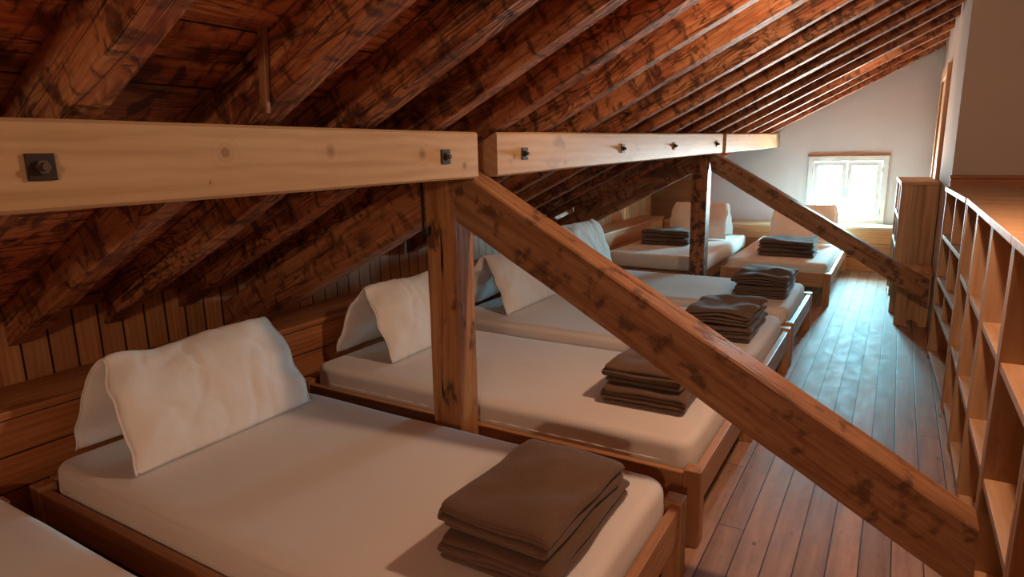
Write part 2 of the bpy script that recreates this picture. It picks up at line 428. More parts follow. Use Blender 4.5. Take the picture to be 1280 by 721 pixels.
def prism_wall(name, mat, pts_fn, x0, x1, y0, y1, z0=0.0, n=1):
    """solid wall whose top follows the underside of the roof boards"""
    bm = bmesh.new()
    lo = [bm.verts.new((x, y, z0)) for x, y in ((x0, y0), (x1, y0), (x1, y1), (x0, y1))]
    hi = [bm.verts.new((x, y, pts_fn(x, y))) for x, y in ((x0, y0), (x1, y0), (x1, y1), (x0, y1))]
    for k in range(4): bm.faces.new((lo[k], lo[(k + 1) % 4], hi[(k + 1) % 4], hi[k]))
    bm.faces.new(lo); bm.faces.new(hi)
    return structure(mesh_obj(name, bm, mat))
top = lambda x, y: board_z(x, y) - 0.001
prism_wall('wall_left', M['kneewall'], lambda x, y: top(XK, y), XK - 0.1, XK, Y0R, Y1R)
prism_wall('wall_back', M['plaster_tan'], top, XK, XR, Y0R - 0.1, Y0R)
prism_wall('wall_outer', M['plaster_tan'], top, XR, XR + 0.1, Y0R, Y1R)
PX, PY = 0.295, 5.16           # partition block on the right
prism_wall('wall_right', M['plaster_tan'], top, PX, XR - 0.001, PY, Y1R - 0.001)

# end wall with the window opening
WX0, WX1, WZ0, WZ1 = -0.955, -0.115, 0.50, 1.285
bm = bmesh.new()
ya, yb = Y1R, Y1R + 0.22
def quad_prism(bm, pts):
    f = [bm.verts.new((x, ya, z)) for x, z in pts]; b = [bm.verts.new((x, yb, z)) for x, z in pts]
    bm.faces.new(f); bm.faces.new(list(reversed(b)))
    for k in range(4): bm.faces.new((f[k], f[(k + 1) % 4], b[(k + 1) % 4], b[k]))
tp = lambda x: board_z(x, Y1R) - 0.001
ox0, ox1, oz0, oz1 = WX0 + 0.05, WX1 - 0.05, WZ0 + 0.05, WZ1 - 0.05
quad_prism(bm, [(XK, 0), (ox0, 0), (ox0, tp(ox0)), (XK, tp(XK))])
quad_prism(bm, [(ox1, 0), (XR, 0), (XR, tp(XR)), (ox1, tp(ox1))])
quad_prism(bm, [(ox0, 0), (ox1, 0), (ox1, oz0), (ox0, oz0)])
quad_prism(bm, [(ox0, oz1), (ox1, oz1), (ox1, tp(ox1)), (ox0, tp(ox0))])
structure(mesh_obj('wall_end', bm, M['plaster']))

# window
win = empty('window_1', (0.5 * (WX0 + WX1), Y1R, WZ0))
win['kind'] = 'structure'
hw = 0.5 * (WX1 - WX0); hh = WZ1 - WZ0
def frame_bm(x0, x1, z0, z1, w, y0, y1, bev=0.006):
    bm = bmesh.new()
    box(bm, x0, x0 + w, y0, y1, z0, z1, bev); box(bm, x1 - w, x1, y0, y1, z0, z1, bev)
    box(bm, x0 + w + .0005, x1 - w - .0005, y0, y1, z0, z0 + w, bev); box(bm, x0 + w + .0005, x1 - w - .0005, y0, y1, z1 - w, z1, bev)
    return bm
mesh_obj('window_casing', frame_bm(-hw, hw, 0, hh, 0.062, -0.03, 0.06), M['whitepaint'], win)
for s in (-1, 1):
    xa, xb = (-hw + 0.064, -0.003) if s < 0 else (0.003, hw - 0.064)
    sash = mesh_obj('window_sash', frame_bm(xa, xb, 0.064, hh - 0.064, 0.05, -0.018, 0.03), M['whitepaint'], win)
    bm = bmesh.new(); box(bm, xa + 0.045, xb - 0.045, 0.004, 0.01, 0.11, hh - 0.11)
    mesh_obj('window_pane', bm, M['glass'], sash)
    for hz in (0.14, hh - 0.16):
        bm = bmesh.new(); xh = xa - 0.006 if s < 0 else xb + 0.006
        bmesh.ops.create_cone(bm, cap_ends=True, segments=12, radius1=0.009, radius2=0.009, depth=0.06, matrix=Matrix.Translation((xh, -0.034, hz)))
        mesh_obj('window_hinge', bm, M['steel'], sash)
bm = bmesh.new(); box(bm, -0.012, 0.012, -0.036, -0.019, 0.30, 0.42, 0.004)
mesh_obj('window_handle', bm, M['steel'], win)
structure(boxed('trim_1', (WX0 - 0.01, WX1 + 0.01, Y1R - 0.035, Y1R - 0.001, WZ1 + 0.001, WZ1 + 0.022), M['trimwoodX'], bevel=0.003))

# batten along the top of the knee wall, just under the roof boards
bm = bmesh.new()
for y_a, y_b in ((Y0R + 0.01, 2.0), (2.0, Y1R - 0.01)):
    v = [bm.verts.new((x, y, board_z(XK, y) + dz)) for y in (y_a, y_b) for x, dz in ((XK + 0.002, -0.045), (XK + 0.026, -0.045), (XK + 0.026, -0.003), (XK + 0.002, -0.003))]
    for k in range(4): bm.faces.new((v[k], v[(k + 1) % 4], v[4 + (k + 1) % 4], v[4 + k]))
    bm.faces.new(v[:4]); bm.faces.new(v[4:])
structure(mesh_obj('trim_2', bm, M['trimwood']))
bm = bmesh.new()
px0, px1 = XK + 0.003, -2.12
fv = [bm.verts.new((x, y, z)) for y in (Y1R - 0.02, Y1R - 0.002) for x, z in ((px0, 0.0), (px1, 0.0), (px1, board_z(px1, Y1R) - 0.004), (px0, board_z(px0, Y1R) - 0.05))]
for k in range(4): bm.faces.new((fv[k], fv[(k + 1) % 4], fv[4 + (k + 1) % 4], fv[4 + k]))
bm.faces.new(fv[:4]); bm.faces.new(fv[4:])
structure(mesh_obj('trim_4', bm, M['trimwoodX']))
# wooden dado on the front of the partition
bm = bmesh.new(); box(bm, PX - 0.004, XR - 0.01, PY - 0.022, PY - 0.001, 0.98, 1.175, 0.003); box(bm, PX - 0.012, XR - 0.01, PY - 0.034, PY - 0.001, 1.177, 1.2, 0.004)
structure(mesh_obj('trim_3', bm, M['trimwoodX']))
# door frame in the side of the partition
dr = empty('door_1', (PX, 7.2, 0)); dr['kind'] = 'structure'
bm = bmesh.new()
for y in (6.72, 7.62): box(bm, -0.03, -0.001, y - 7.2, y - 7.2 + 0.09, 0, 1.98, 0.004)
box(bm, -0.03, -0.001, 6.72 - 7.2, 7.71 - 7.2, 1.982, 2.07, 0.004)
mesh_obj('door_frame', bm, M['larchZ'], dr)
boxed('door_panel', (-0.012, -0.001, 6.815 - 7.2, 7.615 - 7.2, 0.005, 1.975), M['larch_panel'], dr, bevel=0.002)

# ------------------------------------------------------------------ ledge behind the bed heads
LX = -2.60                    # front of the ledge along the knee wall
LZ = 0.555
def ledge_label(): pass
led = empty('headboard_ledge', (LX, 3.0, 0), 0, 'long boarded wooden ledge along the left knee wall behind the bed heads', 'ledge')
bm = bmesh.new(); box(bm, -0.03, 0.0, Y0R + 0.02 - 3, 8.19 - 3, 0.0, LZ - 0.032, 0.002)
mesh_obj('front_panel', bm, M['ledge'], led)
bm = bmesh.new(); box(bm, XK + 0.003 - LX, 0.016, Y0R + 0.02 - 3, 8.19 - 3, LZ - 0.03, LZ, 0.005)
mesh_obj('ledge_top', bm, M['ledge_top'], led)
led2 = empty('headboard_ledge', (-1.4, 8.2, 0), 0, 'wooden box ledge along the end wall below the window', 'ledge')
bm = bmesh.new(); box(bm, XK + 0.31 + 1.4, 0.3 + 1.4, 0.0, 0.03, 0.0, 0.478, 0.002)
mesh_obj('front_panel', bm, M['ledge_end'], led2)
bm = bmesh.new(); box(bm, XK + 0.31 + 1.4, 0.3 + 1.4, -0.012, 0.36, 0.48, 0.508, 0.004)
mesh_obj('ledge_top', bm, M['larch_top'], led2)

# ------------------------------------------------------------------ roof timbers
ORD = ['first', 'second', 'third', 'fourth', 'fifth', 'sixth', 'seventh', 'eighth', 'ninth', 'tenth', 'eleventh', 'twelfth', 'thirteenth', 'fourteenth', 'fifteenth', 'sixteenth', 'seventeenth', 'eighteenth', 'nineteenth', 'twentieth']
RAF = [0.20, 0.62, 1.03, 1.38, 1.72, 2.09, 2.48, 2.88, 3.38, 3.84, 4.36, 4.90, 5.45, 6.05, 6.70, 7.36, 8.05]
nR = len(RAF)
for i, y in enumerate(RAF):
    w = 0.078 + random.uniform(-0.006, 0.006)
    yc = y + w / 2
    x0 = XK + 0.03; x1 = 0.28 if y > PY - 0.12 else XR - 0.03
    hv = RV; hp = hv * math.cos(math.atan(SL))
    zc = lambda x: raf_bot(x, yc) + hv / 2
    wob = 0.008 if i < 9 else 0.006
    def cutf(t, yy, zz, L, k, n, sl=SL):
        return t - zz * sl * (0.0 if k not in (0, n) else -1.0)
    r = beam('rafter', (x0, yc, zc(x0)), (x1, yc, zc(x1)), w, hp - 0.004, M['rafter'], wob, i + 1, n=44, cut=cutf, bevel=0.004)
    if i < 9:
        lab = 'charred sloping roof rafter, %s counting from the upper left corner' % ORD[max(0, i - 1)]
        if i == 0: lab = 'charred sloping roof rafter nearest the camera, ahead of all the other rafters'
    else:
        k = nR - 1 - i
        lab = 'dark sloping roof rafter next to the window wall' if k == 0 else 'dark sloping roof rafter, %s counting back from the window wall' % ORD[k]
    tag(r, lab, 'rafter', 'sloping roof rafters')

# ------------------------------------------------------------------ purlin, planks, posts, braces, struts
FX, BT = -1.30, 0.085         # plank front face, plank thickness
def pl_c(y): return 1.393 + 0.0135 * max(0.0, y - 2.0)
def pl_h(y): return 0.082
def plank(name_mat, ya, yb, label, bolts):
    e = empty('purlin_plank', (0, 0, 0), 0, label, 'beam', 'pale beam planks bolted along the posts')
    e.location = (FX, ya, pl_c(ya))
    bm = bmesh.new()
    n = max(6, int((yb - ya) / 0.25)); rings = []
    hgt = 0.081
    for i in range(n + 1):
        y = ya + (yb - ya) * i / n
        zc = pl_c(y) - pl_c(ya); b = 0.007
        pr = [(-BT, -hgt + b), (-BT, hgt - 0.042), (-BT + b, hgt - 0.036), (-b, hgt), (0, hgt - b), (0, -hgt + b), (-b, -hgt), (-BT + b, -hgt)]
        rings.append([bm.verts.new((px + 0.0012 * noise.noise(Vector((y * 2, px * 9, pz * 9))), y - ya, zc + pz + 0.002 * noise.noise(Vector((y * 1.5, px * 9, pz * 20))))) for px, pz in pr])
    for a, b_ in zip(rings[:-1], rings[1:]):
        for k in range(8): bm.faces.new((a[k], a[(k + 1) % 8], b_[(k + 1) % 8], b_[k]))
    bm.faces.new(rings[0]); bm.faces.new(list(reversed(rings[-1])))
    # keep texture coordinates in room metres along the plank
    o = mesh_obj('plank', bm, name_mat, e)
    for v in o.data.vertices: v.co.y += ya
    o.location = (0, -ya, 0)
    for by in bolts:
        bm = bmesh.new(); s = 0.0235
        box(bm, 0.0, 0.005, -s, s, -s, s, 0.0015)
        p = mesh_obj('bolt_plate', bm, M['iron'], e, loc=(0.0015, by - ya, pl_c(by) - pl_c(ya) - 0.002))
        bm = bmesh.new()
        bmesh.ops.create_cone(bm, cap_ends=True, segments=6, radius1=0.0125, radius2=0.0125, depth=0.008, matrix=Matrix.Translation((0.0095, 0, 0)) @ Matrix.Rotation(PI / 2, 4, 'Y'))
        bmesh.ops.create_cone(bm, cap_ends=True, segments=14, radius1=0.0075, radius2=0.0068, depth=0.010, matrix=Matrix.Translation((0.0185, 0, 0)) @ Matrix.Rotation(PI / 2, 4, 'Y'))
        mesh_obj('bolt', bm, M['bolt'], p)
    return e
PY1, PY2 = 1.945, 5.66        # front faces of the two posts
PD = 0.13
plank(M['plank_a'], -1.2, PY1, 'pale pine beam plank nearest the camera, left of the first post, with square bolt plates', [0.56, 1.748])
plank(M['plank_b'], PY1 + PD, PY2 - 0.02, 'pale pine beam plank between the two posts, with three bolts', [2.277, 3.35, 4.289, 5.44])
plank(M['plank_c'], PY2 + PD - 0.02, Y1R - 0.004, 'short pale pine beam plank running from the second post to the end wall', [])
bm = bmesh.new()
pu = []
for y in (Y0R + 0.01, 2.0, Y1R - 0.004):
    z = pl_c(y)
    pu.append([bm.verts.new((x, y, z + dz)) for x, dz in ((-1.545, -0.075), (FX - BT - 0.003, -0.075), (FX - BT - 0.003, 0.042), (-1.545, -0.034))])
for a, b in zip(pu[:-1], pu[1:]):
    for k in range(4): bm.faces.new((a[k], a[(k + 1) % 4], b[(k + 1) % 4], b[k]))
bm.faces.new(pu[0]); bm.faces.new(pu[-1])
tag(mesh_obj('purlin', bm, M['purlin']), 'dark old purlin timber behind the pale planks, seen in their gap', 'beam')

PXA, PXB = -1.553, -1.417
def post(y, mat, label):
    e = beam('post', (0.5 * (PXA + PXB), y + PD / 2, 0.0), (0.5 * (PXA + PXB), y + PD / 2, pl_c(y) - 0.079), PXB - PXA, PD, mat, 0.006, y, n=20, bevel=0.006, roll_up=Vector((0, 1, 0)))
    return tag(e, label, 'post')
post(PY1, M['post'], 'cracked brown timber post standing between the two nearest full beds')
post(PY2, M['post_far'], 'far blotched timber post carrying the beam in front of the wall bed')

def brace(y, top_pt, foot_pt, h, wdt, mat, label, seed):
    """right-hand diagonal brace; points are (x, z) on its centre line"""
    a = Vector((top_pt[0], y + wdt / 2, top_pt[1])); b = Vector((foot_pt[0], y + wdt / 2, foot_pt[1]))
    d = (b - a).normalized()
    dx, dz = d.x, d.z
    def cutf(t, yy, zz, L, k, n):
        if k == 0: return t + zz * (dz / dx) * 1.3    # end cut across the post, leaning back
        if k == n: return t + zz * (dz / dx)      # vertical foot cut
        return t
    o = beam('diagonal_brace', a, b, wdt, h, mat, 0.006, seed, n=34, cut=cutf, bevel=0.006)
    return tag(o, label, 'brace')
# front-face edges (x,z at the post plane): lower (-1.42,1.117)->(0.22,0.23); upper (-1.29,1.32)->(0.25,0.42)
brace(PY1 - 0.009, (-1.405, 1.258), (0.268, 0.295), 0.174, PD - 0.006, M['brace'], 'large orange brown diagonal brace in the foreground, from first post down to shelves', 3)
brace(PY2 - 0.009, (-1.405, 1.303), (0.268, 0.305), 0.140, PD - 0.006, M['brace'], 'smaller far diagonal brace before the window, from second post to the step', 5)

def strut(y, label, seed):
    x0, x1 = XK + 0.03, PXA - 0.002
    lift = TILT * max(0.0, y - 2.0)
    zc = lambda x: CAMZ + 0.628 + SL * x + lift
    a = Vector((x0, y + 0.065, zc(x0))); b = Vector((x1, y + 0.065, zc(x1)))
    def cutf(t, yy, zz, L, k, n): return t + (zz * SL if k in (0, n) else 0.0)
    o = beam('roof_strut', a, b, 0.126, 0.205 * math.cos(math.atan(SL)), M['strut'], 0.008, seed, n=24, cut=cutf, bevel=0.008)
    return tag(o, label, 'strut')
strut(PY1 + 0.003, 'thick blotched sloping strut left of the first post, running down towards the knee wall boards', 7)
strut(PY2 + 0.003, 'thick dark sloping strut left of the far post, above the wall bed', 8)

st = beam('wooden_strip', (-1.262, 1.018, 1.50), (-1.245, 1.018, 1.705), 0.012, 0.024, M['brace'], 0.001, 4, n=6, bevel=0.002, roll_up=Vector((1, 0, 0)))
tag(st, 'short upright wooden strip nailed to a near rafter, just above the pale beam', 'strip')
# iron hook hanging beside the first post
bm = bmesh.new()
def tube(bm, pts, r, seg=8):
    rings = []
    for i, p in enumerate(pts):
        p = Vector(p)
        d = (Vector(pts[min(i + 1, len(pts) - 1)]) - Vector(pts[max(i - 1, 0)])).normalized()
        u = d.cross(Vector((0, 1, 0.01))).normalized(); w = d.cross(u)
        rings.append([bm.verts.new(p + r * (math.cos(2 * PI * k / seg) * u + math.sin(2 * PI * k / seg) * w)) for k in range(seg)])
    for a, b in zip(rings[:-1], rings[1:]):
        for k in range(seg): bm.faces.new((a[k], a[(k + 1) % seg], b[(k + 1) % seg], b[k]))
    bm.faces.new(rings[0]); bm.faces.new(rings[-1])
hk = [(0, 0, 0), (0.001, 0, -0.08), (0, 0, -0.16), (0.001, 0, -0.235)] + [(0.014 - 0.014 * math.cos(a), 0, -0.238 - 0.012 * math.sin(a)) for a in [PI * j / 8 for j in range(1, 9)]] + [(0.029, 0, -0.215)]
tube(bm, hk, 0.0052)
tag(mesh_obj('iron_hook', bm, M['hook'], smooth=True, loc=(-1.548, 1.925, 1.345)), 'thin black iron rod with a hooked end hanging left of the first post', 'hook')

# ------------------------------------------------------------------ beds
BL = 2.02
def make_bed(W, L=BL):
    root = empty('bed_frame', (0, 0, 0))
    lw = 0.062
    # origin: outer foot corner, +y across, -x towards the head
    for (x, y) in ((-lw, 0), (-lw, W - lw), (-L, 0), (-L, W - lw)):
        boxed('leg', (x, x + lw, y, y + lw, 0.0, 0.295), M['bedZ'], root, 0.005)
    for y in (0.006, W - 0.006 - 0.032):
        boxed('side_rail', (-L + lw + .001, -lw - .001, y, y + 0.032, 0.165, 0.278), M['bedX'], root, 0.004)
    boxed('foot_board', (-0.036, -0.004, lw + .001, W - lw - .001, 0.165, 0.287), M['bedY'], root, 0.004)
    boxed('head_board', (-L + 0.006, -L + 0.038, lw + .001, W - lw - .001, 0.165, 0.30), M['bedY'], root, 0.004)
    bm = bmesh.new()
    for k in range(9):
        x = -0.14 - k * (L - 0.28) / 8.0
        box(bm, x - 0.04, x + 0.04, 0.04, W - 0.04, 0.17, 0.186)
    mesh_obj('slats', bm, M['bedY'], root)
    return root

def rounded_box(name, x0, x1, y0, y1, z0, z1, rc, rt, mat, seed, parent=None, nx=40, ny=24, puff=0.006):
    """soft mattress: plan with rounded corners, rounded top edge"""
    bm = bmesh.new()
    cx, cy = (x0 + x1) / 2, (y0 + y1) / 2
    hx, hy = (x1 - x0) / 2, (y1 - y0) / 2
    def outline(inset, n=96):
        pts = []
        r = max(0.004, rc - inset)
        ax, ay = hx - inset, hy - inset
        per = []
        segs = []
        for (sx, sy, a0) in ((1, 1, 0), (-1, 1, PI / 2), (-1, -1, PI), (1, -1, 1.5 * PI)):
            c = Vector((sx * (ax - r), sy * (ay - r)))
            for j in range(7):
                a = a0 + j / 6 * PI / 2
                pts.append(c + r * Vector((math.cos(a), math.sin(a))))
        # densify
        out = []
        for i in range(len(pts)):
            p, q = pts[i], pts[(i + 1) % len(pts)]
            m = 16 if i % 7 == 6 else 1
            for j in range(m): out.append(p.lerp(q, j / m))
        return out
    prof = [(0.012, z0), (0.0, z0 + 0.02), (-0.004, (z0 + z1) / 2), (0.0, z1 - rt)]
    for j in range(1, 6):
        a = j / 5 * PI / 2
        prof.append((rt * (1 - math.cos(a)), z1 - rt + rt * math.sin(a)))
    for ins in (rt + 0.05, rt + 0.14, rt + 0.26, min(hx, hy) * 0.93):
        prof.append((ins, z1))
    rings = []
    for ins, z in prof:
        ring = []
        for p in outline(ins):
            q = Vector((p.x * 2.2 + seed * 5, p.y * 2.2, z * 6))
            dz = noise.noise(q) * puff if z > z0 + 0.03 else 0
            wr = noise.noise(Vector((p.x * 14 + seed, p.y * 14, z * 5))) * 0.003
            k = 1 + wr
            ring.append(bm.verts.new((cx + p.x * k, cy + p.y * k, z + dz)))
        rings.append(ring)
    for a, b in zip(rings[:-1], rings[1:]):
        n = len(a)
        for k in range(n): bm.faces.new((a[k], a[(k + 1) % n], b[(k + 1) % n], b[k]))
    bm.faces.new(rings[0]); bm.faces.new(rings[-1])
    return mesh_obj(name, bm, mat, parent, smooth=True)

def make_mattress(W, L, seed):
    root = empty('mattress', (0, 0, 0))
    rounded_box('fitted_sheet', -L + 0.055, -0.05, 0.05, W - 0.05, 0.187, 0.370, 0.065, 0.035, M['sheet'], seed, root)
    for y in (0.047, W - 0.047):
        bm = bmesh.new()
        pts = []
        for i in range(60):
            x = -L + 0.16 + (L - 0.32) * i / 59
            pts.append((x, y + 0.003 * math.sin(i * 1.9 + seed), 0.287 + 0.004 * noise.noise(Vector((i * 0.35, seed, y)))))
        tube(bm, pts, 0.0035, 6)
        mesh_obj('elastic_hem', bm, M['sheet'], root, smooth=True)
    return root

def make_pillow(seed, W=0.74, H=0.36, spread=0.40):
    """pillow folded over into an upside-down V; ridge along local y, centred; stands at z=0"""
    root = empty('pillow', (0, 0, 0))
    bm = bmesh.new()
    NU, NV = 52, 60
    leg = math.hypot(H, spread / 2)
    r = 0.055
    ang = math.atan2(H, spread / 2)
    def centre(v):
        # v in [-1,1] along the folded section; rounded at the ridge
        s = v * leg; q = abs(s); sg = 1 if s >= 0 else -1
        e = 0.028
        soft = math.sqrt(q * q + e * e) - e
        soft *= leg / (math.sqrt(leg * leg + e * e) - e)
        bow = 0.018 * math.sin(PI * q / leg)
        x = sg * (spread / 2) * (soft / leg) if False else s * math.cos(ang)
        z = H - soft * math.sin(ang)
        nx, nz = sg * math.sin(ang), math.cos(ang)
        k = min(1, q / 0.12)
        nx, nz = nx * k, nz * k + (1 - k)
        ln = math.hypot(nx, nz); nx /= ln; nz /= ln
        return x + nx * bow, z + nz * bow, nx, nz
    grid = {}
    for side in (0, 1):
        for i in range(NU + 1):
            for j in range(NV + 1):
                u = -1 + 2 * i / NU; v = -1 + 2 * j / NV
                edge = (i in (0, NU)) or (j in (0, NV))
                if edge and side == 1:
                    grid[(1, i, j)] = grid[(0, i, j)]; continue
                x, z, nx, nz = centre(v)
                fu = (1 - abs(u) ** 3.0); fv = (1 - abs(v) ** 3.5)
                th = 0.046 * math.sqrt(max(0, fu)) * math.sqrt(max(0, fv))
                th *= (0.62 if abs(v) < 0.12 else 1.0) if False else (1 - 0.62 * math.exp(-(v / 0.2) ** 2))
                sgn = 1 if side == 0 else -1
                wr = 0.006 * noise.noise(Vector((u * 3.2 + seed * 3, v * 4.0, 1.5 * side)))
                cz = noise.noise(Vector((u * 2.2 + v * 1.6 + seed * 2, v * 0.9 - u * 0.7, 3.3 + side)))
                wr -= 0.005 * math.exp(-(cz / 0.045) ** 2)
                cz = noise.noise(Vector((u * 1.1 - v * 2.4 + seed, v * 1.2 + u * 1.9, 8.3 + side)))
                wr -= 0.004 * math.exp(-(cz / 0.04) ** 2)
                wr += 0.010 * noise.noise(Vector((u * 1.4 + seed, v * 2.2, 9 + side)))
                wr += 0.009 * abs(u) ** 2 * math.sin(v * 16 + seed + 2 * noise.noise(Vector((u * 2, v * 2, seed))))
                y = u * W / 2 * (1 - 0.035 * (1 - abs(v) ** 2) * abs(u) ** 2)
                y += 0.016 * noise.noise(Vector((v * 4.5, seed, u)))
                if abs(v) < 0.3: y -= 0.03 * u * (1 - abs(v) / 0.3)
                d = sgn * th + (wr if not edge else wr * 0.5)
                # sagging ridge in the middle
                sag = 0.018 * (1 - u * u) * math.exp(-(v / 0.25) ** 2)
                zz = z + nz * d - sag
                if j in (0, NV): zz = max(zz, 0.002)
                grid[(side, i, j)] = bm.verts.new((x + nx * d, y, max(0.003, zz)))
    for side in (0, 1):
        for i in range(NU):
            for j in range(NV):
                bm.faces.new((grid[(side, i, j)], grid[(side, i + 1, j)], grid[(side, i + 1, j + 1)], grid[(side, i, j + 1)]))
    edge_pts = {ii: [grid[(0, ii, j)].co.copy() for j in range(NV + 1)] for ii in (0, NU)}
    case = mesh_obj('pillowcase', bm, M['pillowcase'], root, smooth=True)
    # sewn seam along both open ends
    for ii in (0, NU):
        bm = bmesh.new()
        tube(bm, edge_pts[ii], 0.0038, 6)
        mesh_obj('seam', bm, M['pillowcase'], root, smooth=True)
    return root

def make_blanket(name, wx, wy, layers, t, seed, mat, wave=0.004):
    """wool blanket folded zig-zag; folds along the two long (y) sides; z=0 is its underside"""
    bm = bmesh.new()
    pts = []
    step = t * 1.06
    R = step / 2
    for k in range(layers):
        z = t / 2 + k * step
        sx = wx / 2 - R - 0.004 - 0.006 * ((k * 7 + seed) % 3) / 2
        n = 14
        rng = range(n + 1)
        for i in rng:
            f = -1 + 2 * i / n
            if k % 2: f = -f
            pts.append((f * sx, z))
        if k < layers - 1:
            s = 1 if k % 2 == 0 else -1
            for j in range(1, 6):
                a = -PI / 2 + PI * j / 6
                pts.append((s * (sx + R * math.cos(a)), z + R + R * math.sin(a)))
    NYS = 22
    rows = []
    for i in range(NYS + 1):
        v = -1 + 2 * i / NYS
        row = []
        for (x, z) in pts:
            lay = z / step
            inset = 0.02 * noise.noise(Vector((lay * 0.9, seed * 3.1, 1.0 if v < 0 else 4.0)))
            y = v * (wy / 2 + inset)
            dz = wave * (z / (layers * step)) * noise.noise(Vector((x * 6 + seed, y * 6, 0.4))) * 2.2
            dz += 0.006 * noise.noise(Vector((x * 13 + seed * 2, y * 11, lay * 1.3))) * min(1.0, lay / 1.2)
            # cloth droops a little at the free edges
            ex = max(0.0, (abs(x) / (wx / 2)) - 0.82) / 0.18; ey = max(0.0, abs(v) - 0.84) / 0.16
            droop = (ex ** 2 * 0.35 + ey ** 2 * 0.55) * t * 1.1 * (z / (layers * step))
            xx = x + 0.012 * noise.noise(Vector((y * 5, lay * 0.7, seed)))
            row.append(bm.verts.new((xx, y, max(t / 2, z + dz - droop))))
        rows.append(row)
    for a, b in zip(rows[:-1], rows[1:]):
        for k in range(len(a) - 1): bm.faces.new((a[k], a[k + 1], b[k + 1], b[k]))
    o = mesh_obj(name, bm, mat, smooth=True)
    so = o.modifiers.new('thickness', 'SOLIDIFY'); so.thickness = t * 0.80; so.offset = 0.0
    sb = o.modifiers.new('soft', 'SUBSURF'); sb.levels = 1; sb.render_levels = 1
    return o

FXB = -0.50                   # outer face of the bed feet
beds = [  # y0, width
    (-0.235, 1.04), (0.885, 1.035), (2.085, 1.03), (3.205, 1.03), (4.325, 1.045)]
bl = ['bed cut off at the lower left picture corner',
      'nearest full bed in the foreground',
      'bed directly behind the first timber post, second full bed',
      'third full bed, seen behind the big diagonal brace',
      'fourth full bed, last of the row']
W0 = 1.035
bproto = make_bed(W0); mproto = make_mattress(W0, BL, 3)
for i, (y0, w) in enumerate(beds):
    b = bproto if i == 0 else copy_tree(bproto)
    m = mproto if i == 0 else copy_tree(mproto)
    for o in (b, m):
        o.location = (FXB, y0, 0); o.scale = (1, w / W0, 1)
    tag(b, 'red brown pine frame of the ' + bl[i], 'bed', 'low pine bed frames')
    tag(m, 'white sheeted mattress on the ' + bl[i], 'mattress', 'sheeted mattresses')
def wide_mattress():
    root = empty('mattress', (0, 0, 0))
    rounded_box('fitted_sheet', -BL + 0.03, 0.0, 0.02, W0 + 0.02, 0.226, 0.370, 0.05, 0.035, M['sheet'], 9, root)
    return root
# two beds set lengthwise by the end wall
for (xl, yf, lab) in ((-2.59, 6.18, 'corner bed beyond the far post'),
                      (-1.40, 6.22, 'bed in front of the window')):
    b = copy_tree(bproto); m = copy_tree(mproto) if xl > -2 else wide_mattress()
    for o in (b, m):
        o.location = (xl, yf, 0); o.rotation_euler = (0, 0, -PI / 2); o.scale = (0.965, 1.0 if xl < -2 else 0.925, 1)
    if xl < -2: b.scale[2] = 0.75
    tag(b, 'red brown pine frame of the ' + lab, 'bed', 'low pine bed frames')
    tag(m, 'white sheeted mattress on the ' + lab, 'mattress', 'sheeted mattresses')

pil = [(-2.275, 1.395, 0.0, 1, 'folded white pillow standing like a tent on the nearest full bed'),
       (-2.30, 2.69, 0.0, 2, 'folded white pillow half hidden by the first timber post'),
       (-2.29, 3.79, 0.0, 3, 'folded white pillow under the big brace, right of the first post'),
       (-2.29, 4.90, 0.0, 4, 'bluish lit white pillow peeping out above the big brace'),
       (-1.99, 7.72, -PI / 2, 5, 'white pillow standing behind the far post on the corner bed'),
       (-0.86, 7.76, -PI / 2, 6, 'white pillow in front of the window, behind the far brace')]
for (x, y, rz, sd, lab) in pil:
    p = make_pillow(sd)
    p.location = (x, y, 0.373); p.rotation_euler = (0, 0, rz)
    tag(p, lab, 'pillow', 'folded white pillows')
    if sd == 4: p.scale = (0.9, 1, 1.22)
    if sd >= 5: p.scale = (1, 0.9, 1.13)

bk = [  # x, y, rz, base size, top size, label
    (-0.780, 1.42, 0.0, (0.345, 0.52), (0.335, 0.455), (0.0, -0.018), 'nearest bed'),
    (-0.825, 2.60, 0.02, (0.36, 0.50), (0.35, 0.44), (-0.004, 0.0), 'second bed behind the first post'),
    (-0.790, 3.72, -0.02, (0.36, 0.50), (0.37, 0.46), (-0.004, 0.0), 'third bed beyond the big brace'),
    (-0.775, 4.88, 0.0, (0.36, 0.52), (0.38, 0.48), (0.0, 0.0), 'fourth bed, last of the row'),
    (-2.165, 7.02, -PI / 2 + 0.05, (0.36, 0.52), (0.35, 0.53), (0.0, 0.0), 'corner bed left of the far post'),
    (-0.875, 6.72, -PI / 2, (0.36, 0.50), (0.36, 0.49), (0.0, 0.0), 'bed in front of the window')]
for i, (x, y, rz, s0, s1, off, lab) in enumerate(bk):
    far = i >= 2
    t = 0.0182
    mat = M['wool'] if i < 2 else M['wool_dark']
    lo = make_blanket('folded_blanket', s0[0], s0[1], 4, t, i * 3 + 1, mat, 0.004)
    lo.location = (x, y, 0.376); lo.rotation_euler = (0, 0, rz + 0.015)
    hlo = 4 * t * 1.06 + 0.004
    up = make_blanket('folded_blanket', s1[0], s1[1], 4, t * 1.02, i * 3 + 2, mat, 0.006 if not far else 0.014)
    up.location = (x + off[0], y + off[1], 0.376 + hlo); up.rotation_euler = (0, 0, rz - 0.02)
    tag(lo, 'lower brown folded blanket on the ' + lab, 'blanket', 'folded brown blankets')
    tag(up, 'upper brown folded blanket on the ' + lab, 'blanket', 'folded brown blankets')

